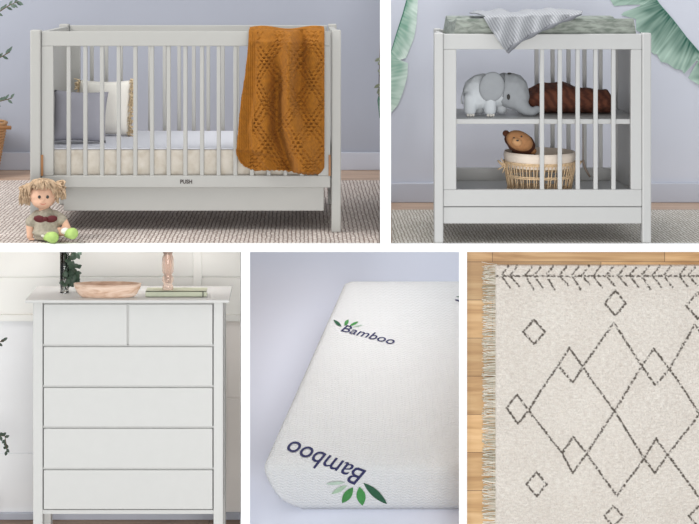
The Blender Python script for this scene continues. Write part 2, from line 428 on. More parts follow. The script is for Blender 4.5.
# knitted mustard blanket over the front rail
LE = [(25, 249), (45, 248.3), (75, 245), (100, 241), (125, 238.5), (150, 236.5), (158, 238), (166, 244), (175, 258)]
def bot(px): return interp([(236, 156), (240, 163), (247, 168), (256, 170.5), (290, 170.5), (294, 173), (308, 175), (320, 174), (325, 167)], px)
def ridge(d, wd): return math.exp(-(d/wd)**2)
topz = Z(31.5, CY)+.004
BH = 0.16                                     # length hanging behind the rail
def bl_px(u, v):
    # v 0..1 front part from top (25) to the bottom edge
    le = interp(LE, 26+v*130); px = le+(324.5-le)*u
    py = 26+(bot(236+88.5*u)-26)*v
    return px, py
def lace(px, py):
    """knit relief in metres from blanket position (pixel-like units)"""
    h = .0009*math.sin(px*2.6)*math.sin(py*1.9)
    if px < 257+min(0, (90-py)*.10): return h+.0016*math.sin(px*2.9)
    cx, cy = 29.0, 42.0
    px += 3.2*noise.noise(Vector((px*.035, py*.03, 2))); py += 4*noise.noise(Vector((px*.03, py*.03, 8)))
    x = (px-268)/cx; y = (py-40)/cy
    a = abs((x+y) % 1-.5)*cx; b = abs((x-y) % 1-.5)*cx      # distance to the two line families
    for d0, amp in ((0.0, 1.0), (5.0, .8)):
        for d in (abs(a-d0), abs(b-d0)):
            if d < 1.5 and (py*.27) % 1 < .62: h -= .0095*amp*(1-d/1.5)
    if min(a, b) > 9.5: h += .0015
    return h
def bl(u, v):
    if v < .16:                                # behind the rail and over it
        k_ = v/.16
        z_ = topz+.010*math.sin(math.pi*min(1, k_*1.0))-(1-k_)**1.0*BH if k_ < .8 else topz+.012
        if k_ < .7: return Vector((X(250+73*u, CY), yf+t+.012+.003*math.sin(u*17), topz-(1-k_/.7)*BH))
        a_ = (k_-.7)/.3
        return Vector((X(249.5+74.5*u, CY), yf+t+.012-(t+.022)*a_, topz+.012*math.sin(math.pi*a_)+.006*math.sin(u*9)*math.sin(math.pi*a_)+.004*a_))
    k_ = (v-.16)/.84
    px, py = bl_px(u, k_)
    fold = 0.0
    rx = interp([(26, 290), (60, 289), (100, 288), (130, 293), (172, 305)], py)
    rw = interp([(26, 7.5), (90, 6.5), (130, 13), (172, 19)], py)
    fold += .075*ridge(px-rx, rw*.8)
    gx = interp([(26, 277), (100, 277), (130, 277), (172, 292)], py)
    fold -= .055*ridge(px-gx, 5.5)*min(1, max(.1, (py-50)/40))
    fold -= .032*ridge(px-(rx+12), 4.5)*max(0, 1-k_*1.3)
    fold += .016*ridge(px-264, 8)+.012*ridge(px-313, 7)
    lx = interp([(26, 257), (90, 256), (130, 249), (150, 252), (172, 270)], py)
    fold += .016/(1+math.exp(-(px-lx)*1.6))-.004
    if py > 148: fold -= .018/(1+math.exp(-(py-(150+(px-236)*.16))*1.5))*(1 if px < 294 else 0)
    fold += .006*math.sin(px*.16+py*.02)
    edge = min(1, (324.5-px)/3+.1, (px-interp(LE, py))/3+.1+.001, max(0, (bot(px)-py))/3+.15)
    d = .026+.022*min(1, k_*4)+max(-.040, fold)*(.5+.5*min(1, edge))+lace(px, py)*min(1, edge)+.003*min(1, max(0, edge))
    blend = min(1, k_*9); q = P(px, py, CY-max(0, d)*blend)
    z_ = q.z if k_ > .09 else (q.z)*(k_/.09)+(topz+.004+.003*math.sin(u*9))*(1-k_/.09)
    return Vector((q.x, CY+.001-d*blend-.0*k_, z_+.0015*math.sin(px*1.3)*(1 if py > 150 else 0)))
bm = grid(bl, 230, 430)
o = obj('knitted_blanket', bm, mat('mustard_wool', rgb(146, 91, 16), .95, .18, (60, 60, 60), .6, 420, .004), smooth=True)
solidify(o, .006, 1)
tag(o, 'mustard knitted lace blanket draped over the right end of the cot rail', 'blanket')

# woven rugs of set 1 and set 2
RB = Z  # alias
def flatrug(pts, m, label, name='woven_rug'):
    bm = bmesh.new(); a = [bm.verts.new((x, y, FZ)) for x, y in pts]; b = [bm.verts.new((x, y, FZ+.006)) for x, y in pts]
    bm.faces.new(a[::-1]); bm.faces.new(b)
    for i in range(4): bm.faces.new((a[i], a[(i+1) % 4], b[(i+1) % 4], b[i]))
    bmesh.ops.recalc_face_normals(bm, faces=bm.faces)
    return tag(obj(name, bm, m, bevel=.002), label, 'rug')
ra, rb, rc_ = YF+.022, 6.80, 5.945
flatrug(((-2.2, ra), (XR1*ra-.027, ra), (XR1*rb-.027, rb), (-2.2, rb)), M_wool1, 'grey and cream woven wool rug under the cot')
flatrug(((XR1*ra+.027, ra), (2.25, ra), (2.25, rc_), (XR1*rc_+.027, rc_)), M_wool2, 'oatmeal ribbed woven rug under the changing table')

# doll
DY = 5.275; fz = FZ+.006
def D(px, py, dy=0): return P(px, py, DY+dy)
R_ = root('rag_doll', (X(46, DY), DY, fz), 'small rag doll with blonde pigtails and green shoes sitting against the cot leg', 'doll')
M_skin = mat('peach_cloth', rgb(214, 172, 146), .9, .03, (30, 30, 30), .2, 500, .001)
bm = bmesh.new()
ball(bm, D(43, 195.5), (.056, .05, .053)); ball(bm, D(42.8, 201, -.012), (.045, .04, .032))
ball(bm, D(43, 200.5, -.050), .006)
chain(bm, [D(43.5, 206), D(45, 216)], [.022, .02])
chain(bm, [D(46, 216, 0), D(46, 226, 0)], [.034, .042])
chain(bm, [D(37, 216, 0), D(30, 224, -.01), D(30, 236, -.02)], [.017, .017, .014])
chain(bm, [D(55, 216), D(64, 221, -.015), D(68, 229, -.03)], [.017, .016, .014]); 
for s, (hx, hy, hd) in ((1, (31, 239, -.025)), (-1, (69, 229, -.035))):
    for k_ in range(4):
        chain(bm, [D(hx, hy, hd), D(hx-2+k_*1.4, hy+2.5, hd-.006)], [.006, .0042])
    chain(bm, [D(hx, hy, hd), D(hx+s*3, hy+.3, hd-.004)], [.006, .0045])
chain(bm, [D(42, 233, .0), D(48, 234.5, -.06)], [.022, .016]); chain(bm, [D(52, 231, 0), D(66, 232, -.05)], [.022, .016])
for v in bm.verts: v.co.z = max(v.co.z, fz+.003)
body = remesh(obj('body', bm, M_skin, R_), .0035, 3)
bm = bmesh.new()                                # dress
chain(bm, [D(46, 214, 0), D(46, 222, 0), D(47, 231, -.005)], [.032, .047, .058])
chain(bm, [D(37, 215, 0), D(31, 222, -.01)], [.021, .024]); chain(bm, [D(55, 215), D(62, 220, -.014)], [.021, .023])
ball(bm, D(47, 232, -.03), (.062, .045, .022))
for v in bm.verts: v.co.z = max(v.co.z, fz+.002)
remesh(obj('dress', bm, mat('grey_checked_cotton', rgb(158, 150, 134), .9, .18, (90, 90, 90)), R_), .004, 3)
bm = bmesh.new()
for s in (-1, 1):
    ball(bm, D(45.5+s*6, 219, -.062), (.025, .007, .0145), Matrix.Rotation(-s*.15, 3, 'Y'))
ball(bm, D(45.5, 219, -.066), .010)
obj('bow', bm, mat('maroon_ribbon', rgb(84, 12, 20), .7), R_, smooth=True, label='dark maroon bow')
for a_, b_, c_ in (((47, 236.5, -.045), (53, 237.5, -.095), .3), ((68, 233.5, -.045), (72.5, 233.5, -.085), -.2)):
    bm = bmesh.new(); chain(bm, [D(*a_), D(*b_)], [.019, .024])
    for v in bm.verts: v.co.z = max(v.co.z, fz+.001)
    remesh(obj('shoe', bm, mat('lime_green_felt', rgb(168, 196, 112), .85, .08, (40, 40, 40)), R_, label='lime green felt shoe'), .0035, 2)
    bm = bmesh.new(); ball(bm, D(a_[0]-3, a_[1]-2.5, a_[2]-.01), (.018, .018, .014)); obj('sock', bm, M_pw, R_, smooth=True)
for px in (39.3, 47.6):
    bm = bmesh.new(); ball(bm, D(px, 197, -.0505), (.0062, .006, .0068)); obj('eye', bm, M_dark, body, smooth=True, label='round black eye')
bm = bmesh.new(); tube(bm, [D(40.5, 203.6, -.050), D(43, 204.8, -.052), D(46, 203.6, -.050)], .0009, 5); obj('mouth', bm, mat('red_thread', rgb(180, 80, 70), .8), body)
rnd = random.Random(5); bm = bmesh.new()
def lock(a_, b_, sag, r=.0034):
    a_, b_ = Vector(a_), Vector(b_); m_ = (a_+b_)/2+Vector(sag)
    pts = [a_*(1-t_)**2+m_*2*t_*(1-t_)+b_*t_*t_ for t_ in [i/6 for i in range(7)]]; tube(bm, pts, [r]*6+[r*.5], 5)
C0 = D(43, 194.5)
for i in range(230):                             # cap of hair
    th = rnd.uniform(0, 2*math.pi); ph = rnd.uniform(0, 1); front = math.sin(th) < -.2
    top = C0+Vector((rnd.uniform(-.02, .02), rnd.uniform(-.02, .02), .054+rnd.uniform(0, .008)))
    d = Vector((math.cos(th)*.062, math.sin(th)*.057, (.026+.022*ph if abs(math.cos(th)) < .75 else .0+.03*ph) if front else -.04*ph))
    lock(top, C0+d, (math.cos(th)*.024+rnd.uniform(-.008, .008), math.sin(th)*.026, .020+rnd.uniform(-.004, .008)), .0036)
for i in range(330):                             # pigtails
    s = rnd.choice((-1, 1)); base = C0+Vector((s*.050, rnd.uniform(-.01, .01), .034+rnd.uniform(-.01, .01)))
    tip = D(26 if s < 0 else 60, (198 if s < 0 else 192)+rnd.uniform(-11, 8), rnd.uniform(-.034, .034))+Vector((rnd.uniform(-.030, .024), 0, 0))
    lock(base, tip, (s*rnd.uniform(.004, .028), rnd.uniform(-.01, .01), rnd.uniform(.0, .022)), .003)
obj('hair', bm, mat('blonde_yarn', rgb(186, 160, 132), .9, .25, (60, 60, 60)), R_, smooth=True, label='blonde yarn pigtails and fringe')

# potted plant at the left
PY_ = 6.93
M_wick = mat('wicker', rgb(176, 134, 92), .8, .2, (60, 60, 60))
M_lf = mat('grey_green_leaf', rgb(74, 92, 80), .6, .2, (30, 30, 30)); M_stem = mat('brown_stem', rgb(96, 80, 62), .8)
R_ = root('potted_plant', (X(-26, PY_), PY_, FZ), 'leafy grey-green plant in a tan wicker basket at the left edge by the baseboard', 'plant')
bm = bmesh.new(); h_ = Z(122, PY_)-FZ; c = (X(-26, PY_), PY_, FZ)
for i in range(19):
    z_ = .008+i*(h_-.016)/18; r = .115+.050*(i/18); pts = [(c[0]+(r+.004*(k_ % 2))*math.cos(k_*math.pi/16), c[1]+(r+.004*((k_) % 2))*math.sin(k_*math.pi/16), c[2]+z_+.001) for k_ in range(33)]
    tube(bm, pts, .0085, 6, cap=False)
lathe(bm, (c[0], c[1], c[2]), [(.02, .001), (.105, .001), (.112, .01), (.155, h_-.03)], 24)
obj('basket', bm, M_wick, R_, smooth=True, label='tan wicker basket')
bm = bmesh.new(); tube(bm, [(X(-60, PY_-.02), PY_-.16, Z(124, PY_)), (X(17, PY_), PY_-.14, Z(124.5, PY_))], .010, 8); obj('handle', bm, M_peg, R_, smooth=True, label='wooden rod through the rim')
bm = bmesh.new(); lv = bmesh.new()
for pts, lt in (([(-26, 140), (-22, 60), (-10, 18), (8, 6), (19, 1)], .45), ([(-26, 140), (-20, 90), (-8, 62), (10, 52)], .6), ([(-26, 140), (-18, 115), (-6, 103), (12, 98)], .6)):
    w_ = [P(a_, b_, PY_-.05) for a_, b_ in pts]; w_[0] = Vector((c[0], c[1], FZ+.1)); tube(bm, w_, [.006, .004, .003, .0025, .0015][:len(w_)], 6)
    for i in range(len(w_)-1):
        for k_ in range(6):
            p = w_[i].lerp(w_[i+1], (k_+.5)/6)
            if p.x < X(-12, PY_) and i == 0: continue
            d = (w_[i+1]-w_[i]).normalized(); s = rnd.choice((-1, 1))
            leaf(lv, p, d*.8+Vector((0, rnd.uniform(-.4, .4), s*.8)), rnd.uniform(.03, .042), .014, (0, -1, .2))
obj('stem', bm, M_stem, R_, smooth=True); o = obj('foliage', lv, M_lf, R_, smooth=True)
# sprig at the right edge, fixed to the partition
bm = bmesh.new(); w_ = [Vector((XR1*6.0-.022, 6.0, Z(30, 6.0))), P(381, 60, 5.98), P(379.5, 95, 5.96)]; w_[1].x = XR1*5.98-.027; w_[2].x = XR1*5.96-.031
tube(bm, w_, .002, 5)
R_ = root('dried_sprig', w_[2], 'small grey-green sprig hanging at the right edge of the cot scene', 'sprig')
obj('stem', bm, M_stem, R_)
bm = bmesh.new()
for px, py, L in ((380.5, 58, .03), (380.5, 84, .034), (380.5, 70, .014), (380.5, 91, .02)):
    leaf(bm, P(px, py, 5.95)-Vector((0, 0, 0)), (-.75, -.1, -.45), L, .016, (0, -1, 0)); leaf(bm, P(px, py+3, 5.95), (-.5, -.1, -.8), L*.7, .012, (0, -1, 0))
obj('foliage', bm, mat('olive_leaf', rgb(150, 156, 134), .7, .15), R_, smooth=True)

# ================================================================== SET 2 : CHANGING TABLE
HY = 5.192; HD = .47
R = root('changing_table', (X(543, HY), HY, FZ), 'white open changing table with two shelves and slatted right half, on oatmeal rug', 'changing table')
def hb(name, x0, x1, y0, y1, ya, yb, **kw):
    return obj(name, nb((X(x0, HY), X(x1, HY), ya, yb, Z(y1, HY), Z(y0, HY))), M_chg, R, bevel=.003, **kw)
for y in (HY, HY+HD-.038):
    for a_, b_ in (((434.6, 443.5) if y == HY else (445.5, 453)), (642.5, 651.5)):
        obj('post', nb((X(a_, HY), X(b_, HY), y, y+.038, FZ+.006, Z(33, HY))), M_chg, R, bevel=.005)
y0 = HY+.006; y1 = HY+.028; yr0 = HY+HD-.030; yr1 = HY+HD-.008
hb('top_rail', 443.7, 642.3, 34, 49.5, y0, y1); hb('bottom_rail', 443.7, 642.3, 190, 206.8, y0, y1); hb('apron', 443.7, 642.3, 207.4, 224, y0+.001, y1)
hb('stile', 443.7, 456.6, 49.5, 190, y0, y1); hb('stile', 631.5, 642.3, 49.5, 190, y0, y1)
for i in range(5): hb('slat', 540.6+17.92*i, 544.8+17.92*i, 49.3, 190.2, y0+.004, y1-.004)
hb('top_rail', 452, 642.3, 34, 49.5, yr0, yr1); 
zr0, zr1 = Z(186, yr0), Z(168, yr0)
obj('bottom_rail', nb((X(452, HY), X(642.3, HY), yr0, yr1, zr0, zr1)), M_chg, R, bevel=.003)
for px in (537, 553, 569, 585, 601): obj('slat', nb((X(px-2, yr0), X(px+2, yr0), yr0+.004, yr1-.004, zr1-.002, Z(49, HY))), M_chg, R, bevel=.003)
for a_, b_ in ((446.5, 451), (644, 649)): obj('side_panel', nb((X(a_, HY), X(b_, HY), HY+.037, HY+HD-.037, Z(224, HY), Z(36, HY))), M_chg, R, bevel=.002)
SZ1 = Z(119, HY+.03); SZ2 = Z(179, HY+HD)
obj('shelf', nb((X(450.5, HY), X(644, HY), HY+.029, HY+HD-.031, Z(124, HY+.03), SZ1)), M_chg, R, bevel=.002)
obj('shelf', nb((X(450.5, HY), X(644, HY), HY+.029, HY+HD-.031, SZ2-.02, SZ2)), M_chg, R, bevel=.002)
TZ = Z(40, HY)
obj('tabletop', nb((X(450.5, HY), X(644, HY), HY+.029, HY+HD-.031, TZ-.018, TZ)), M_chg, R)

# changing mat
k = NT('sage_leaf_print_vinyl', .45)
v_ = k.coords((9, 9, 30), (0, .75, 0)); nz = k.n('ShaderNodeTexNoise', Detail=5.0); nz.inputs['Scale'].default_value = 2.2; nz.inputs['Distortion'].default_value = .6; k.l(v_, nz.inputs['Vector'])
k.l(k.ramp(nz.outputs['Fac'], [(.38, rgb(104, 114, 104)), (.5, rgb(132, 138, 130)), (.66, rgb(152, 160, 150))]), k.b.inputs['Base Color'])
mx0, mx1 = X(453, HY+.04), X(637, HY+.04); ya, yb = HY+.036, HY+HD-.04
zt = Z(18.5, HY+.04)
sec = [(ya, TZ+.001), (ya, zt-.008), (ya+.004, zt-.001), (ya+.014, zt), (ya+.05, zt-.004), (ya+.10, zt-.016), (ya+.2, zt-.022), (yb-.10, zt-.018), (yb-.05, zt-.004), (yb-.014, zt), (yb-.004, zt-.002), (yb, zt-.008), (yb, TZ+.001)]
bm = bmesh.new(); rg = []
for i in range(25):
    u = i/24; row = []
    for y_, z_ in sec:
        sh = .016*(z_-TZ)/.09*(1-2*u); endlift = 0
        row.append(bm.verts.new((mx0+(mx1-mx0)*u+sh, y_, z_)))
    rg.append(row)
for i in range(24):
    for q in range(len(sec)):
        q2 = (q+1) % len(sec); bm.faces.new((rg[i][q], rg[i][q2], rg[i+1][q2], rg[i+1][q]))
bm.faces.new(rg[0][::-1]); bm.faces.new(rg[-1])
bmesh.ops.recalc_face_normals(bm, faces=bm.faces)
tag(obj('changing_mat', bm, k.m, smooth=False), 'sage green leaf-print changing mat on top of the changing table', 'changing mat')

# grey knitted throw over the mat
k = NT('grey_knit', .95)
wv = k.n('ShaderNodeTexWave'); wv.inputs['Scale'].default_value = 30; wv.inputs['Distortion'].default_value = 1.5; wv.inputs['Detail'].default_value = 1.5
k.l(k.coords((1, .3, 1), (0, .5, 0)), wv.inputs['Vector'])
k.l(k.ramp(wv.outputs['Fac'], [(.1, rgb(150, 152, 157)), (.7, rgb(176, 178, 183))]), k.b.inputs['Base Color']); k.bump(wv.outputs['Fac'], .7, .004)
topm = Z(18, HY+.04)+.004
LT = [(0, (481, 15)), (.5, (494, 35)), (.8, (502, 46)), (1, (507.5, 53))]   # left edge of the hanging corner
def thr(u, v):
    # v 0..0.5 lies on the mat from the rear to the front edge, 0.5..1 hangs in front
    if v < .5:
        q = v/.5; y = yb-.03+(HY-.004-(yb-.03))*q; x = X(484+97*u-3*(1-q)+7*q*u*0, HY+.04)
        puff = .024*math.sin(math.pi*min(1, u*1.05))*(.6+.4*math.sin(u*9+q*2))+.006*math.sin(u*23+q*3)
        dip = .020*max(0, (q-.9)/.1)**2*(1 if u < .9 else .5)
        return Vector((x, y, topm+.004+max(.002, puff*(1-.4*q))-dip*.4+(.018*u**3)))
    q = (v-.5)/.5
    # front edge point then down to the point of the corner
    tx = 484+97*u; ty = 18-4*u
    tip = (507.5, 53.5)
    bx = 484+ (tip[0]-484)*min(1, u/.27) if u < .27 else tip[0]+(581-tip[0])*((u-.27)/.73)
    by = 17+(53.5-17)*min(1, (u/.27))**.9 if u < .27 else 53.5-(53.5-15)*((u-.27)/.73)**.72
    px = tx+(bx-tx)*q; py = ty+(by-ty)*q
    out = .010+.016*math.sin(px*.36+1+py*.06)*q**.5*.8+.010*q
    return P(px, py, HY-out-.002)
bm = grid(thr, 90, 80)
R_ = root('knitted_throw', (X(530, HY), HY+.2, topm), 'pale grey knitted throw lying over the changing mat with one corner hanging down', 'blanket')
o = obj('cloth', bm, k.m, R_, smooth=True); solidify(o, .004, 0)
# rolled hem along the lower edge
bm = bmesh.new()
pts = [Vector(thr(.27+.73*i/30, 1))+Vector((0, -.005, .003)) for i in range(31)]; tube(bm, pts, [.006+.003*math.sin(i*.8) for i in range(31)], 8)
obj('hem', bm, mat('darker_grey_knit', rgb(118, 120, 126), .95, .1, (80, 80, 80), .5, 300, .003), R_, smooth=True, label='darker grey rolled hem')

# elephant
EY = HY+.15
def E(px, py, d=0): return P(px, py, EY+d)
R_ = root('toy_elephant', (E(500, 118).x, EY, SZ1), 'pale grey knitted toy elephant standing on the upper shelf', 'toy')
M_el = mat('pale_grey_knit_body', rgb(204, 208, 212), .95, .03, (40, 40, 40), .5, 260, .003)
M_el2 = mat('grey_knit_head', rgb(158, 161, 165), .95, .03, (40, 40, 40), .5, 260, .003)
s_ = EY/F
bm = bmesh.new()
ball(bm, E(484, 91), (22*s_, .062, 18*s_)); ball(bm, E(476, 95), (13*s_, .056, 16*s_)); ball(bm, E(494, 90), (16*s_, .058, 18*s_))
for px, d in ((470, -.03), (490, -.035), (479, .035), (501, .035)):
    dz = 0 if d < 0 else 0
    a_ = E(px, 98, d); b_ = Vector((a_.x, EY+d, SZ1+.027)); chain(bm, [a_, b_], [.028, .0265])
for v in bm.verts: v.co.z = max(v.co.z, SZ1+.001)
remesh(obj('body', bm, M_el, R_), .0045, 5)
bm = bmesh.new()
ball(bm, E(512, 91), (17*s_, .05, 18.5*s_)); ball(bm, E(517, 96), (13*s_, .044, 15*s_)); ball(bm, E(504, 89), (13*s_, .05, 17*s_)); ball(bm, E(498, 94), (10*s_, .05, 12*s_))
chain(bm, [E(519, 103, -.01), E(526, 110, -.02), E(532, 112, -.02), E(537, 109.5, -.02)], [.036, .024, .019, .017])
for v in bm.verts: v.co.z = max(v.co.z, SZ1+.002)
head = remesh(obj('head', bm, M_el2, R_), .0045, 5)
bm = bmesh.new()                                 # ears: flattened, drooping backwards
for s in (-1, 1):
    n0 = len(bm.verts); c_ = E(493.5, 86, s*.058+.0)
    ball(bm, c_, (12*s_, .010, 14.5*s_), Matrix.Rotation(s*.12, 3, 'X') @ Matrix.Rotation(-.15, 3, 'Y'), 3)
ears = []
bm.free()
for s in (-1, 1):
    bm = bmesh.new(); c_ = E(491.8, 87, s*.06)
    ball(bm, c_, (12.6*s_, .012, 15.3*s_), Matrix.Rotation(-s*.10, 3, 'X') @ Matrix.Rotation(.15, 3, 'Y'), 3)
    obj('ear', bm, M_el2, head, smooth=True)
bm = bmesh.new(); tube(bm, [E(504, 73.5, -.02), E(504.5, 80, -.044), E(504, 88, -.051), E(503, 97, -.046)], .0025, 6)
obj('seam', bm, mat('dark_grey_seam', rgb(140, 143, 146), .9), R_, smooth=True)
for s in (-1, 1):
    bm = bmesh.new(); ball(bm, E(508.5, 97, s*.0475), (.0068, .005, .012)); obj('eye', bm, M_dark, head, smooth=True, label='black oval eye')
bm = bmesh.new(); tube(bm, [E(463.5, 92, 0), E(461.5, 98, 0), E(462, 104, 0)], [.004, .003, .005], 6); obj('tail', bm, M_el, R_, smooth=True)
bm = bmesh.new(); ball(bm, E(509.5, 73.5, -.01), (.009, .008, .004)); obj('hair_tuft', bm, M_dark, head, smooth=True)
for px, d in ((470, -.03), (490, -.035)):
    for k_ in (-1, 0, 1):
        bm = bmesh.new(); a_ = E(px, 98, d); ball(bm, (a_.x+k_*.011, EY+d-.0245+abs(k_)*.004, SZ1+.008), (.0055, .004, .006)); obj('toenail', bm, M_pw, R_, smooth=True, label='off-white toenail')

# brown folded blanket
k = NT('chocolate_knit', .95)
wv = k.n('ShaderNodeTexWave'); wv.inputs['Scale'].default_value = 24; wv.inputs['Distortion'].default_value = 4; wv.inputs['Detail'].default_value = 2
k.l(k.coords((.35, 1.6, 1.6), (0, .12, 0)), wv.inputs['Vector']); k.l(k.ramp(wv.outputs['Fac'], [(.1, rgb(84, 45, 32)), (.7, rgb(108, 62, 44))]), k.b.inputs['Base Color']); k.bump(wv.outputs['Fac'], .5, .005)
BYc = HY+.27
bm = bmesh.new()
def rollpt(u, a_):
    px = 520+92*u; hgt = interp([(0, 11), (.1, 24), (.25, 29), (.45, 31), (.6, 27), (.8, 24), (.93, 24), (1, 14)], u)*BYc/F*.5
    dpt = interp([(0, .05), (.1, .09), (.9, .095), (1, .06)], u)
    fold = 1+.06*math.sin(5*a_+u*5)+.05*math.sin(u*23+a_*2)
    z_ = SZ1+hgt+hgt*math.sin(a_)*(fold if math.sin(a_) > 0 else 1)
    return Vector((X(px, BYc), BYc+dpt*math.cos(a_)*fold, max(SZ1+.001, z_)))
NU, NA = 60, 36
rg = [[bm.verts.new(rollpt(i/NU, 2*math.pi*k_/NA)) for k_ in range(NA)] for i in range(NU+1)]
for i in range(NU):
    for k_ in range(NA): bm.faces.new((rg[i][k_], rg[i][(k_+1) % NA], rg[i+1][(k_+1) % NA], rg[i+1][k_]))
bm.faces.new(rg[0][::-1]); bm.faces.new(rg[-1])
tag(obj('folded_blanket', bm, k.m, smooth=True), 'dark chocolate knitted blanket rolled up on the upper shelf beside the elephant', 'blanket')

# wicker basket with liner
WY = HY+.17
cx_ = X(539.5, WY); bw = 36*WY/F; bz = SZ2; bh = Z(151, WY)-SZ2
R_ = root('wicker_basket', (cx_, WY, bz), 'openwork natural rope basket with cream cloth liner on the lower shelf', 'basket')
M_rope = mat('natural_rope', rgb(214, 186, 150), .9, .15, (80, 80, 80)); M_lin = mat('cream_liner', rgb(228, 214, 200), .95, .04, (20, 20, 20), .3, 120, .003)
bm = bmesh.new(); dy = .125
lathe(bm, (cx_, WY, bz), [(bw*.93, bh*.66), (bw*.95, bh*.72), (bw*.99, bh*.9), (bw*.97, bh), (bw*.93, bh), (bw*.92, bh*.62)], 48, 1, dy/bw)
obj('liner', bm, M_lin, R_, smooth=True, label='cream cloth liner')
bm = bmesh.new(); lathe(bm, (cx_, WY, bz), [(.001, .001), (bw*.83, .001), (bw*.83, .008), (.001, .008)], 40, 1, dy/bw); obj('base', bm, M_rope, R_)
bm = bmesh.new(); n = 30
for i in range(n):
    a_ = 2*math.pi*i/n
    for da in (0, .05):
        pts = [(cx_+(bw*(.84+.13*q)+.003)*math.cos(a_+da+(.06 if da else -.0)*q), WY+(dy*(.84+.13*q)+.003)*math.sin(a_+da), bz+.004+bh*.72*q) for q in (0, .33, .66, 1)]
        tube(bm, pts, .0022, 5)
obj('stake', bm, M_rope, R_, smooth=True)['kind'] = 'stuff'
for q, rr in ((.02, .004), (.36, .0028), (.40, .0028), (.70, .0035), (.74, .0035)):
    bm = bmesh.new(); tube(bm, [(cx_+(bw*(.84+.13*q)+.006)*math.cos(2*math.pi*i/48), WY+(dy*(.84+.13*q)+.006)*math.sin(2*math.pi*i/48), bz+.005+bh*.72*q/.74) for i in range(49)], rr, 6, cap=False)
    obj('hoop', bm, M_rope, R_, smooth=True)
for s in (-1, 1):
    bm = bmesh.new(); b0 = Vector((cx_+s*bw*.98, WY, bz+bh*.66))
    tube(bm, [b0+Vector((0, -.03, -.01)), b0+Vector((s*.022, -.015, .012)), b0+Vector((s*.022, .015, .012)), b0+Vector((0, .03, -.01))], .005, 6)
    if s < 0:
        for dx, dz in ((-.03, .02), (-.032, -.016), (-.012, -.03), (-.018, .03)): tube(bm, [b0+Vector((0, -.03, 0)), b0+Vector((dx, -.034, dz))], [.004, .002], 5)
    obj('handle', bm, M_rope, R_, smooth=True)
# plush toy in the basket
TY = WY-.02
def T(px, py, d=0): return P(px, py, TY+d)
R_ = root('plush_lion', (T(519, 150).x, TY, bz+bh*.6), 'brown plush animal head with dark mane peeking from the basket', 'toy')
M_tanp = mat('tan_plush', rgb(178, 128, 86), .95, .12, (60, 60, 60), .6, 240, .004); M_dkp = mat('dark_brown_plush', rgb(84, 46, 30), .95, .15, (60, 60, 60), .6, 240, .004)
ts = TY/F; rt = Matrix.Rotation(math.radians(25), 3, 'Y')
bm = bmesh.new(); ball(bm, T(520.5, 143, .01), (16*ts, .05, 11.5*ts), rt); ball(bm, T(512, 139, .02), (8*ts, .03, 8*ts)); chain(bm, [T(522, 148, .03), T(524, 156, .045)], [.045, .05])
remesh(obj('mane', bm, M_dkp, R_), .004, 2)
bm = bmesh.new(); ball(bm, T(519.5, 140.8, -.022), (14*ts, .038, 9.8*ts), rt, 3); face = remesh(obj('face', bm, M_tanp, R_), .004, 2)
bm = bmesh.new(); ball(bm, T(517, 142, -.058), (5.5*ts, .014, 4*ts), rt); obj('muzzle', bm, mat('light_tan_plush', rgb(198, 150, 106), .95), face, smooth=True)
for px, py in ((506, 133.5), (533, 151)):
    bm = bmesh.new(); ball(bm, T(px, py, .0), (3.6*ts, .012, 3.4*ts)); obj('ear', bm, M_dkp if py < 140 else M_tanp, R_, smooth=True)
for px, py in ((514, 138), (521.5, 136.5)):
    bm = bmesh.new(); ball(bm, T(px, py, -.056), .0038); obj('eye', bm, M_dark, face, smooth=True)
bm = bmesh.new(); ball(bm, T(517.5, 140.5, -.071), (.006, .004, .0035)); obj('nose', bm, M_dark, face, smooth=True)
# hanging cord
KY = HY+.10
bm = bmesh.new(); tube(bm, [Vector((X(583, KY), KY, SZ1-.021)), P(583, 143, KY), P(583, 160, KY)], [.001, .002, .0025], 6)
tube(bm, [P(583, 160, KY), P(585, 168, KY), P(590, 177, KY)], [.0045, .0045, .004], 6); ball(bm, P(583, 161, KY), .0065)
tag(obj('leather_cord', bm, mat('brown_grey_leather', rgb(120, 106, 96), .7), smooth=True), 'thin brown-grey cord with a knot hanging behind the slats above the lower shelf', 'cord')

# banana leaves on the wall
def vnoise(x, y, z=0): return noise.noise(Vector((x, y, z)))
def banana(rib, edge, dark, pale, label, name='banana_leaf_decal', seed=0, both=None):
    Yw = W2-.0022
    wy = lambda u: W2-.0022-.008*u
    def pl(tab, s):
        n_ = len(tab)-1; f_ = min(n_-1e-6, s*n_); i = int(f_); k_ = f_-i
        return tab[i][0]*(1-k_)+tab[i+1][0]*k_, tab[i][1]*(1-k_)+tab[i+1][1]*k_
    def fn(u, v):
        a_ = pl(rib, u); b_ = pl(edge, u); return P(a_[0]+(b_[0]-a_[0])*v, a_[1]+(b_[1]-a_[1])*v, wy(u))
    def cf(u, v):
        st = .5+.5*vnoise(u*70+seed, v*1.2)+.35*vnoise(u*26+seed, v*2, 3); big = .5+.6*vnoise(u*6+seed, v*2.2, 9)
        f_ = max(0, min(1, .55*st+.5*big+.62*v-.42)); return tuple(dark[i]*(1-f_)+pale[i]*f_ for i in range(3))+(1,)
    R_ = root(name, P(*rib[len(rib)//2], W2-.001), label, 'wall decal')
    o = obj('leaf_blade', grid(fn, 260, 24, cf), M_leafd, R_)
    bm = bmesh.new()
    for a_, b_ in zip(rib, rib[1:]): tube(bm, [P(a_[0], a_[1], W2-.003), P(b_[0], b_[1], W2-.003)], .0028, 6)
    obj('midrib', bm, mat('leaf_midrib', rgb(74, 122, 104), .8), R_)
    return R_
M_leafd = attr_mat('watercolour_leaf', .85)
DK = rgb(30, 84, 70); PL = rgb(184, 208, 195)
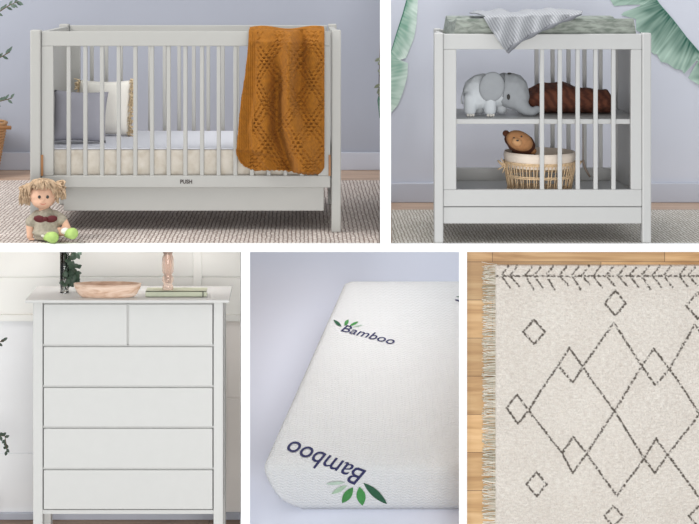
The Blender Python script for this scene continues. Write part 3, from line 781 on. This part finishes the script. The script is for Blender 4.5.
banana([(638, -22), (652, -6), (660, 5), (673, 20), (686, 37), (699, 52), (730, 90)],
       [(590, -30), (609, -2), (614, 6), (626, 5), (640, 4.5), (641, 7), (624, 12), (621, 15), (636, 19), (636, 30), (648, 37), (649, 50), (655, 55), (656, 53), (661, 62), (667, 63), (675, 69), (682, 70), (684, 74), (697, 60), (698, 61), (688, 78), (699, 85), (730, 97)],
       DK, PL, 'large green watercolour banana leaf painted on the wall right of the changing table', seed=4)
banana([(410, -12), (403, 14), (396, 36), (389, 60), (382, 84), (378, 100), (380, 118)],
       [(418, -12), (417.5, 10), (416.5, 24), (414, 38), (406, 58), (400, 60), (408, 63), (407.5, 76), (403, 92), (398, 105), (390, 114), (382, 120)],
       rgb(104, 152, 130), rgb(222, 234, 226), 'slim pale green banana leaf painted on the wall left of the changing table', seed=11)

# ================================================================== SET 3 : CHEST OF DRAWERS
GY = 5.25; GD = .22
R = root('chest_of_drawers', (X(128, GY), GY, 0), 'tall white chest with two small drawers above four wide ones', 'dresser')
def gx(px): return X(px, GY)
def gz(py): return Z(py, GY)
obj('top', nb((gx(26), gx(229.5), GY-.018, GY+GD, gz(302), gz(299))), M_dres, R, bevel=.003)
for a_, b_ in ((33, 42.5), (213.5, 223)):
    for y in (GY, GY+GD-.045): obj('leg', nb((gx(a_), gx(b_), y, y+.04, 0, gz(302))), M_dres, R, bevel=.003)
obj('carcass', nb((gx(34.5), gx(41), GY+.04, GY+GD-.04, gz(514), gz(302)), (gx(215), gx(221.5), GY+.04, GY+GD-.04, gz(514), gz(302)), (gx(42), gx(214), GY+GD-.03, GY+GD-.02, gz(514), gz(302)), (gx(42), gx(214), GY+.02, GY+GD-.03, gz(514), gz(511))), M_dres, R)
bm = nb((gx(42.5), gx(213.5), GY+.012, GY+.03, gz(304.3), gz(302)))
for y in (346.2, 387.2, 428, 469.5): box(bm, gx(42.5), gx(213.5), GY+.012, GY+.03, gz(y+1), gz(y-1))
box(bm, gx(126.5), gx(129), GY+.012, GY+.03, gz(346), gz(303)); box(bm, gx(42.5), gx(213.5), GY+.006, GY+.03, gz(514.5), gz(510.6))
obj('front_frame', bm, M_dres, R)
for x0, x1, y0_, y1_ in ((43.5, 126.9, 304.5, 345.2), (128.8, 212.5, 304.5, 345.2), (43.5, 212.5, 347.4, 386.2), (43.5, 212.5, 388.4, 427), (43.5, 212.5, 429.2, 468.5), (43.5, 212.5, 470.7, 509.6)):
    obj('drawer', nb((gx(x0), gx(x1), GY+.002, GY+.020, gz(y1_), gz(y0_))), M_dres, R, bevel=.0025)
DT = gz(299)
# wooden bowl
bm = bmesh.new(); c = (X(107.5, 5.285), 5.285, DT+.0005); rw_ = 34*5.285/F
bh_ = 13.5*5.285/F
lathe(bm, c, [(.001, 0), (rw_*.76, 0), (rw_*.86, bh_*.2), (rw_*.96, bh_*.65), (rw_, bh_), (rw_*.95, bh_), (rw_*.88, bh_*.7), (rw_*.7, bh_*.35), (.001, bh_*.3)], 48, 1, .034/rw_)
bmesh.ops.recalc_face_normals(bm, faces=bm.faces)
tag(obj('wooden_bowl', bm, wood('pinkish_wood', rgb(196, 156, 128), rgb(226, 196, 174), rgb(240, 218, 200), (14, 9, 50)), smooth=True), 'pale pinkish wooden bowl with diagonal grain on top of the chest of drawers', 'bowl')
# glass vase of dark leaves
M_gl = NT('clear_glass', .03); M_gl.b.inputs['Transmission Weight'].default_value = 1; M_gl.b.inputs['IOR'].default_value = 1.45; M_gl.b.inputs['Base Color'].default_value = (.96, .98, .97, 1); M_gl = M_gl.m
VYv = 5.36; R_ = root('glass_vase', (X(66.5, VYv), VYv, DT), 'narrow clear glass vase holding dark green leaves at the left of the chest top', 'vase')
bm = bmesh.new(); vr = 4.5*VYv/F; lathe(bm, (X(64.5, VYv), VYv, DT+.0005), [(.0005, 0), (vr, 0), (vr, .185), (vr-.003, .185), (vr-.003, .008), (.0005, .008)], 28); bmesh.ops.recalc_face_normals(bm, faces=bm.faces)
obj('glass', bm, M_gl, R_, smooth=True)
rnd = random.Random(12); lv = bmesh.new(); st = bmesh.new(); vx_ = X(64.5, VYv)
for i in range(6):
    e = Vector((vx_+rnd.uniform(-.012, .05), VYv+rnd.uniform(-.03, .03), DT+rnd.uniform(.15, .192)))
    tube(st, [(vx_+rnd.uniform(-.008, .008), VYv, DT+.012), (vx_+(e.x-vx_)*.2, VYv, DT+.1), e], .0012, 5)
R2 = R_
for i in range(74):
    q = rnd.uniform(0, 1); px = 71+rnd.uniform(-6.5, 7); p = Vector((X(px, VYv), VYv+rnd.uniform(-.03, .03), DT+.035+q*.14))
    leaf(lv, p, (rnd.uniform(-1, 1)*.6, rnd.uniform(-.6, .3), rnd.uniform(-.8, .5)), .026, .018, (rnd.uniform(-.3, .3), -1, .2))
obj('stem', st, M_stem, R2, smooth=True); obj('leaves', lv, mat('dark_green_leaf', rgb(58, 78, 62), .5, .25, (50, 50, 50)), R2, smooth=True, label='dark green leaves')
# book and pink glass candlestick
KB = 5.325; bz0 = DT+.0005; bt = 5.6*KB/F
R_ = root('book', (X(176, KB), KB, DT), 'pale sage green book lying flat under the pink glass holder', 'book')
o = obj('cover', nb((X(145.5, KB-.045), X(206.5, KB-.045), KB-.045, KB+.02, bz0, bz0+.002), (X(145.5, KB-.045), X(206.5, KB-.045), KB-.045, KB+.02, bz0+bt-.002, bz0+bt), (X(145.5, KB-.045), X(206.5, KB-.045), KB-.045, KB-.042, bz0, bz0+bt)), mat('sage_cover', rgb(190, 194, 172), .7, .05), R_)
obj('pages', nb((X(147, KB-.045), X(205, KB-.045), KB-.042, KB+.018, bz0+.002, bz0+bt-.002)), M_pw, R_)
bm = bmesh.new(); tube(bm, [(X(203, KB-.045), KB-.0455, bz0+.001), (X(203, KB-.045), KB-.0455, bz0+bt)], .0022, 6); obj('bookmark', bm, M_dark, R_)
cz = bz0+bt+.0005; h_ = .155; cxx = X(168, KB); KB = KB-.005
bm = bmesh.new(); s_ = KB/F
pr = [(.0005, 0), (5.6*s_, 0), (5.4*s_, .01), (4.2*s_, .022), (5.8*s_, .034), (5.6*s_, .048), (3.8*s_, .058), (5.6*s_, .070), (6*s_, .10), (5.6*s_, .128), (4.2*s_, .142), (5.5*s_, h_), (4*s_, h_), (3.0*s_, .13), (2.6*s_, .03), (.0005, .025)]
lathe(bm, (cxx, KB, cz), pr, 24); bmesh.ops.recalc_face_normals(bm, faces=bm.faces)
M_pk = NT('blush_glass', .08); M_pk.b.inputs['Transmission Weight'].default_value = .75; M_pk.b.inputs['Base Color'].default_value = rgb(255, 232, 218); M_pk = M_pk.m
tag(obj('candle_holder', bm, M_pk, smooth=True), 'blush pink ribbed glass candle holder standing on the green book', 'candle holder')
# trailing plant at the left edge
QY = 5.5; R_ = root('leafy_plant', (X(-26, QY), QY, 0), 'dark green small-leaved stems reaching in at the left of the chest of drawers', 'plant')
bm = bmesh.new(); lathe(bm, (X(-26, QY), QY, 0), [(.0005, .001), (.07, .001), (.09, .16), (.08, .16), (.075, .13), (.0005, .13)], 28); obj('pot', bm, M_unit, R_, smooth=True)
st = bmesh.new(); lv = bmesh.new(); rnd = random.Random(2)
for pts in ([(-26, 540), (-24, 420), (-12, 348), (4, 340)], [(-26, 540), (-20, 460), (-8, 436), (5, 436), (7, 452)]):
    w_ = [P(a_, b_, QY) for a_, b_ in pts]; w_[0] = Vector((X(-26, QY), QY, .12)); tube(st, w_, .002, 5)
    for i in range(1, len(w_)-1):
        for k_ in range(7):
            p = w_[i].lerp(w_[i+1], (k_+.5)/7)
            leaf(lv, p, (rnd.uniform(-.5, .8), rnd.uniform(-.5, .2), rnd.uniform(-1, .8)), .022, .013, (0, -1, .1))
obj('stem', st, M_stem, R_, smooth=True); obj('foliage', lv, mat('deep_green_leaf', rgb(56, 72, 60), .5, .2), R_, smooth=True)

# ================================================================== SET 4 : MATTRESS
cT, sT = math.cos(TH), math.sin(TH)
ML = (Z(279, 6.754)-MZ0)/sT if False else 1.39
def MP(a_, b_, h):                 # a: x, b: along the slope from the front edge, h: above the top plane
    return Vector((a_, MY0+b_*cT-h*sT, MZ0+b_*sT+h*cT))
xf, xb = X(262, MY0), X(345, 6.754); sk = (xb-xf)/ML
NR = 10
def outline(ins, r):
    """rounded outline of the mattress, inset by ins"""
    pts = []; Wd = .98
    A_ = [(ins, ins), (Wd-ins, ins), (Wd-ins, ML-ins), (ins, ML-ins)]; cen = [(ins+r, ins+r, math.pi), (Wd-ins-r, ins+r, 1.5*math.pi), (Wd-ins-r, ML-ins-r, 0), (ins+r, ML-ins-r, .5*math.pi)]
    segs = []
    for (cx, cy, a0) in cen:
        for k_ in range(NR+1):
            a_ = a0+k_/NR*math.pi/2; segs.append((cx+r*math.cos(a_), cy+r*math.sin(a_)))
    out = []
    for i in range(len(segs)):
        p, q = segs[i], segs[(i+1) % len(segs)]; L = math.hypot(q[0]-p[0], q[1]-p[1]); n_ = max(1, int(L/.03))
        for k_ in range(n_): out.append((p[0]+(q[0]-p[0])*k_/n_, p[1]+(q[1]-p[1])*k_/n_))
    return out
base_o = outline(0, .035)
def ring(ins, h, insx=0):
    cx, cy = .49, ML/2; res = []
    for x, y in base_o:
        sx = (1-2*ins/.98); sy = (1-2*ins/ML); x2 = cx+(x-cx)*sx+insx*max(0, 1-x/.3); y2 = cy+(y-cy)*sy
        res.append(MP(xf+x2+y2*sk, y2, h))
    return res
prof = [(.10, 0.0, 0), (.06, 0.0, 0), (.03, -.002, 0), (.014, -.007, 0), (.004, -.018, 0), (0, -.034, 0), (0, -.06, .004), (.0, -.10, .018), (.0, -.15, .042), (.004, -.19, .066), (.012, -.22, .09), (.03, -MT+.003, .12), (.06, -MT+.0005, .13)]
bm = bmesh.new(); rgs = [[bm.verts.new(p) for p in ring(*q)] for q in prof]
n = len(base_o)
for i in range(len(rgs)-1):
    for k_ in range(n): bm.faces.new((rgs[i][k_], rgs[i][(k_+1) % n], rgs[i+1][(k_+1) % n], rgs[i+1][k_]))
bm.faces.new(rgs[0]); bm.faces.new(rgs[-1][::-1])
bmesh.ops.recalc_face_normals(bm, faces=bm.faces)
bvh = BVHTree.FromBMesh(bm)
k = NT('white_knit_ticking', .95)
def mth(op, a_, b_=None):
    nd = k.n('ShaderNodeMath', operation=op)
    for i, q in enumerate((a_, b_)):
        if q is None: continue
        if isinstance(q, (int, float)): nd.inputs[i].default_value = q
        else: k.l(q, nd.inputs[i])
    return nd.outputs[0]
vv = k.coords((1, 1, 1), (-TH, 0, 0)); sp = k.n('ShaderNodeSeparateXYZ'); k.l(vv, sp.inputs[0])
nz = k.n('ShaderNodeTexNoise', Detail=1.0); nz.inputs['Scale'].default_value = 14; k.l(vv, nz.inputs['Vector'])
zg = mth('ADD', mth('MULTIPLY', mth('PINGPONG', sp.outputs[0], .016), .55), mth('ADD', sp.outputs[1], mth('ADD', sp.outputs[2], mth('MULTIPLY', nz.outputs['Fac'], .01))))
hh = mth('SINE', mth('MULTIPLY', zg, 2*math.pi/.014))
n3 = k.n('ShaderNodeTexNoise', Detail=2.0); n3.inputs['Scale'].default_value = 150; k.l(vv, n3.inputs['Vector'])
k.bump(mth('ADD', hh, mth('MULTIPLY', n3.outputs['Fac'], 1.2)), .38, .003)
k.b.inputs['Base Color'].default_value = rgb(212, 213, 214)
R_ = root('mattress', MP(.2, .2, -MT), 'white quilted foam mattress printed with leaf logos, lying on a pale lilac surface', 'mattress')
cover = obj('cover', bm, k.m, R_, smooth=True)
M_navy = mat('navy_print', rgb(40, 42, 86), .8); greens = [mat('print_green_%d' % i, c_, .8, .12, (60, 60, 60)) for i, c_ in enumerate((rgb(34, 84, 58), rgb(64, 138, 70), rgb(62, 130, 66), rgb(160, 184, 160), rgb(172, 190, 176)))]
def stick(px, py, lift=.003):
    d = Vector(((px-VX)/F, 1, -(py-VY)/F)).normalized(); hit, nrm, _, _ = bvh.ray_cast(Vector((0, 0, ZC)), d)
    if hit is None: return P(px, py, 5.4)
    if nrm.dot(d) > 0: nrm = -nrm
    return hit+nrm*lift
def printed_text(o0, ux, uy):
    bm = text_bm('Bamboo', .004, 0)
    bmesh.ops.triangulate(bm, faces=bm.faces)
    for _ in range(1): bmesh.ops.subdivide_edges(bm, edges=[e for e in bm.edges if e.calc_length() > .10], cuts=3, use_grid_fill=True)
    bmesh.ops.triangulate(bm, faces=bm.faces)
    x0 = min(v.co.x for v in bm.verts); x1 = max(v.co.x for v in bm.verts); y1 = max(v.co.y for v in bm.verts)
    for v in bm.verts:
        a_ = (v.co.x-x0)/(x1-x0); b_ = v.co.y/y1
        v.co = stick(o0[0]+ux[0]*a_+uy[0]*b_, o0[1]+ux[1]*a_+uy[1]*b_)
    obj('printed_word', bm, M_navy, cover, label='navy printed word Bamboo')
def printed_leaf(a_, b_, wd, m):
    bm = bmesh.new(); a_, b_ = Vector(a_), Vector(b_); d = b_-a_; s = Vector((-d.y, d.x)).normalized(); n_ = 10; prev = None
    for i in range(n_+1):
        t_ = i/n_; w_ = wd/2*math.sin(math.pi*t_)**.85 if 0 < t_ < 1 else .05; c_ = a_+d*t_
        row = [bm.verts.new(stick(*(c_+s*w_*q))) for q in (-1, 0, 1)]
        if prev:
            for j in (0, 1): bm.faces.new((prev[j], prev[j+1], row[j+1], row[j]))
        prev = row
    obj('printed_leaf', bm, m, cover, label='green printed leaf' if m is not M_navy else None)
printed_text((340.5, 331.3), (51.5, 13.6), (6.5, -5.8))
for q in (((341.5, 327), (333.5, 320.2), 3.2, greens[0]), ((344.5, 326), (348.5, 320), 3.6, greens[2]), ((349.5, 326.3), (358.5, 322), 2.4, greens[1]), ((353, 327.5), (363, 325.2), 1.4, greens[4])): printed_leaf(*q)
printed_text((366.5, 470.5), (-74, -30), (-12, 14.0))
for q in (((363.5, 482.5), (387, 503.5), 7.5, greens[0]), ((359.5, 486.5), (362.5, 505), 9, greens[1]), ((353, 487), (342, 502.5), 8, greens[2]), ((347, 485), (331.5, 493.5), 4.5, greens[3]), ((345, 482), (326, 483.5), 3.5, greens[4])): printed_leaf(*q)
printed_leaf((470, 304), (454.5, 300), 2.4, M_navy); printed_leaf((468, 298), (456, 297), 1.5, greens[0])

# ================================================================== SET 5 : RUG
RS = RY-.016                                    # surface of the pile
lines = []
def poly(*pts): lines.extend([(pts[i], pts[i+1]) for i in range(len(pts)-1)])
def dia(cx, cy, hw, hh_): poly((cx, cy-hh_), (cx+hw, cy), (cx, cy+hh_), (cx-hw, cy), (cx, cy-hh_))
dia(533.5, 331, 11, 12); dia(614.5, 302.4, 10.5, 12.5); dia(697, 305, 12, 13); dia(536, 483, 10, 12); dia(612.8, 515, 9.5, 10); dia(698, 515, 10, 11)
poly((613, 322), (582, 366), (572, 382)); poly((613, 322), (641, 365), (654, 383.5)); poly((568.7, 347), (557.4, 364.7), (572, 382)); poly((568.7, 347), (582, 366), (591.6, 380), (613.8, 410), (643, 457), (654, 472))
poly((557.4, 364.7), (540, 390), (528.4, 409), (517.4, 422.7), (506, 406.7), (516.4, 393.7), (528.4, 410), (561.5, 452), (572, 471.6))
poly((653, 347.6), (641, 365), (626, 390), (613.8, 410), (585.8, 452.5), (572, 471.6)); poly((653, 347.6), (668.5, 368), (684, 390), (699, 414), (720, 446)); poly((694, 323.6), (668.5, 368), (655, 384)); poly((694, 323.6), (720, 364))
poly((572.8, 435.7), (561.5, 452)); poly((572.8, 435.7), (585.8, 452.5), (616, 494.5), (643.5, 457), (655, 437.4), (666.8, 453.5), (698, 496), (720, 524)); poly((654, 472), (666.8, 453.5), (692.5, 421), (712, 392))
main = list(lines); lines = []
poly((496, 275.3), (740, 275.3))
for i in range(21):
    x = 499+11.8*i+random.Random(i).uniform(-2, 2); poly((x, 275), (x+7.5, 265.5)); poly((x+1, 276), (x+9, 286+random.Random(i+50).uniform(-2, 3)))
border = list(lines)
segs_all = [(s, .86) for s in main]+[(s, .74) for s in border]
def ldist(px, py, s):
    (ax, ay), (bx, by) = s; dx, dy_ = bx-ax, by-ay; t_ = max(0, min(1, ((px-ax)*dx+(py-ay)*dy_)/(dx*dx+dy_*dy_))); return math.hypot(px-ax-dx*t_, py-ay-dy_*t_)
RX0, RX1, RY0, RY1 = 495, 738, 264.5, 556
cell = {}
for idx, (s, wd) in enumerate(segs_all):
    (ax, ay), (bx, by) = s
    for gx_ in range(int(min(ax, bx)//8)-1, int(max(ax, bx)//8)+2):
        for gy_ in range(int(min(ay, by)//8)-1, int(max(ay, by)//8)+2): cell.setdefault((gx_, gy_), []).append(idx)
def mark(px, py):
    jx = 1.1*vnoise(px*.6, py*.6, 1); jy = 1.1*vnoise(px*.6, py*.6, 7); best = 0
    for idx in cell.get((int(px//8), int(py//8)), ()):
        s, wd = segs_all[idx]; d = ldist(px+jx, py+jy, s)
        if d < wd*1.5: best = max(best, 1-(d/(wd*1.5))**2)
    if best > 0: best *= min(1, max(.0, .72+1.5*vnoise(px*.42+9, py*.42)))
    return min(1, best*1.7)
CR = rgb(240, 234, 226); CR2 = rgb(224, 215, 206); BR = rgb(96, 88, 80)
def rf(u, v):
    px = RX0+(RX1-RX0)*u; py = RY0+(RY1-RY0)*v
    px += (.8*vnoise(v*60, 3) if u == 0 else 0); 
    q = P(px, py, RY); h = .013+.0045*vnoise(px*.45, py*.8)+.002*vnoise(px*1.1, py*1.6, 5)
    if u in (0, 1) or v in (0, 1): h = .001
    return Vector((q.x, RY-h, q.z))
def rc(u, v):
    px = RX0+(RX1-RX0)*u; py = RY0+(RY1-RY0)*v; m_ = mark(px, py)
    t_ = .5+.7*vnoise(px*.22, py*.5, 2)+.25*vnoise(px*.03, py*.03, 8); t_ = max(0, min(1, t_)); b_ = [CR2[i]*(1-t_)+CR[i]*t_ for i in range(3)]
    return tuple(b_[i]*(1-m_)+BR[i]*m_ for i in range(3))+(1,)
R_ = root('shag_rug', P(610, RY1, RY), 'cream shag rug with brown diamond lattice and herringbone border on honey oak boards', 'rug')
obj('pile', grid(rf, 400, 460, rc), attr_mat('cream_wool_pile', .95, .7, 330, .006, .12), R_, smooth=True)
bm = bmesh.new(); rnd = random.Random(8); cl = bm.loops.layers.float_color.new('Col')
for i in range(520):
    py = RY0+(RY1-RY0)*i/520; y0_ = py+rnd.uniform(-.4, .4); L = rnd.uniform(11.5, 14.5); w_ = rnd.uniform(-3.2, 3.2)
    n0 = len(bm.faces)
    tube(bm, [P(497, y0_, RY-.006), P(496-L*.5, y0_+w_*.3, RY-.006), P(496-L, y0_+w_, RY-.0035)], .0011, 4)
    bm.faces.ensure_lookup_table()
    c_ = rnd.choice((rgb(236, 230, 218), rgb(226, 220, 206), rgb(200, 194, 178), rgb(240, 236, 226), rgb(176, 172, 154)))
    for f in bm.faces[n0:]:
        for lp in f.loops: lp[cl] = c_
o = obj('fringe', bm, attr_mat('fringe_yarn', .95), R_, label='knotted cream and grey-olive fringe'); o['kind'] = 'stuff'
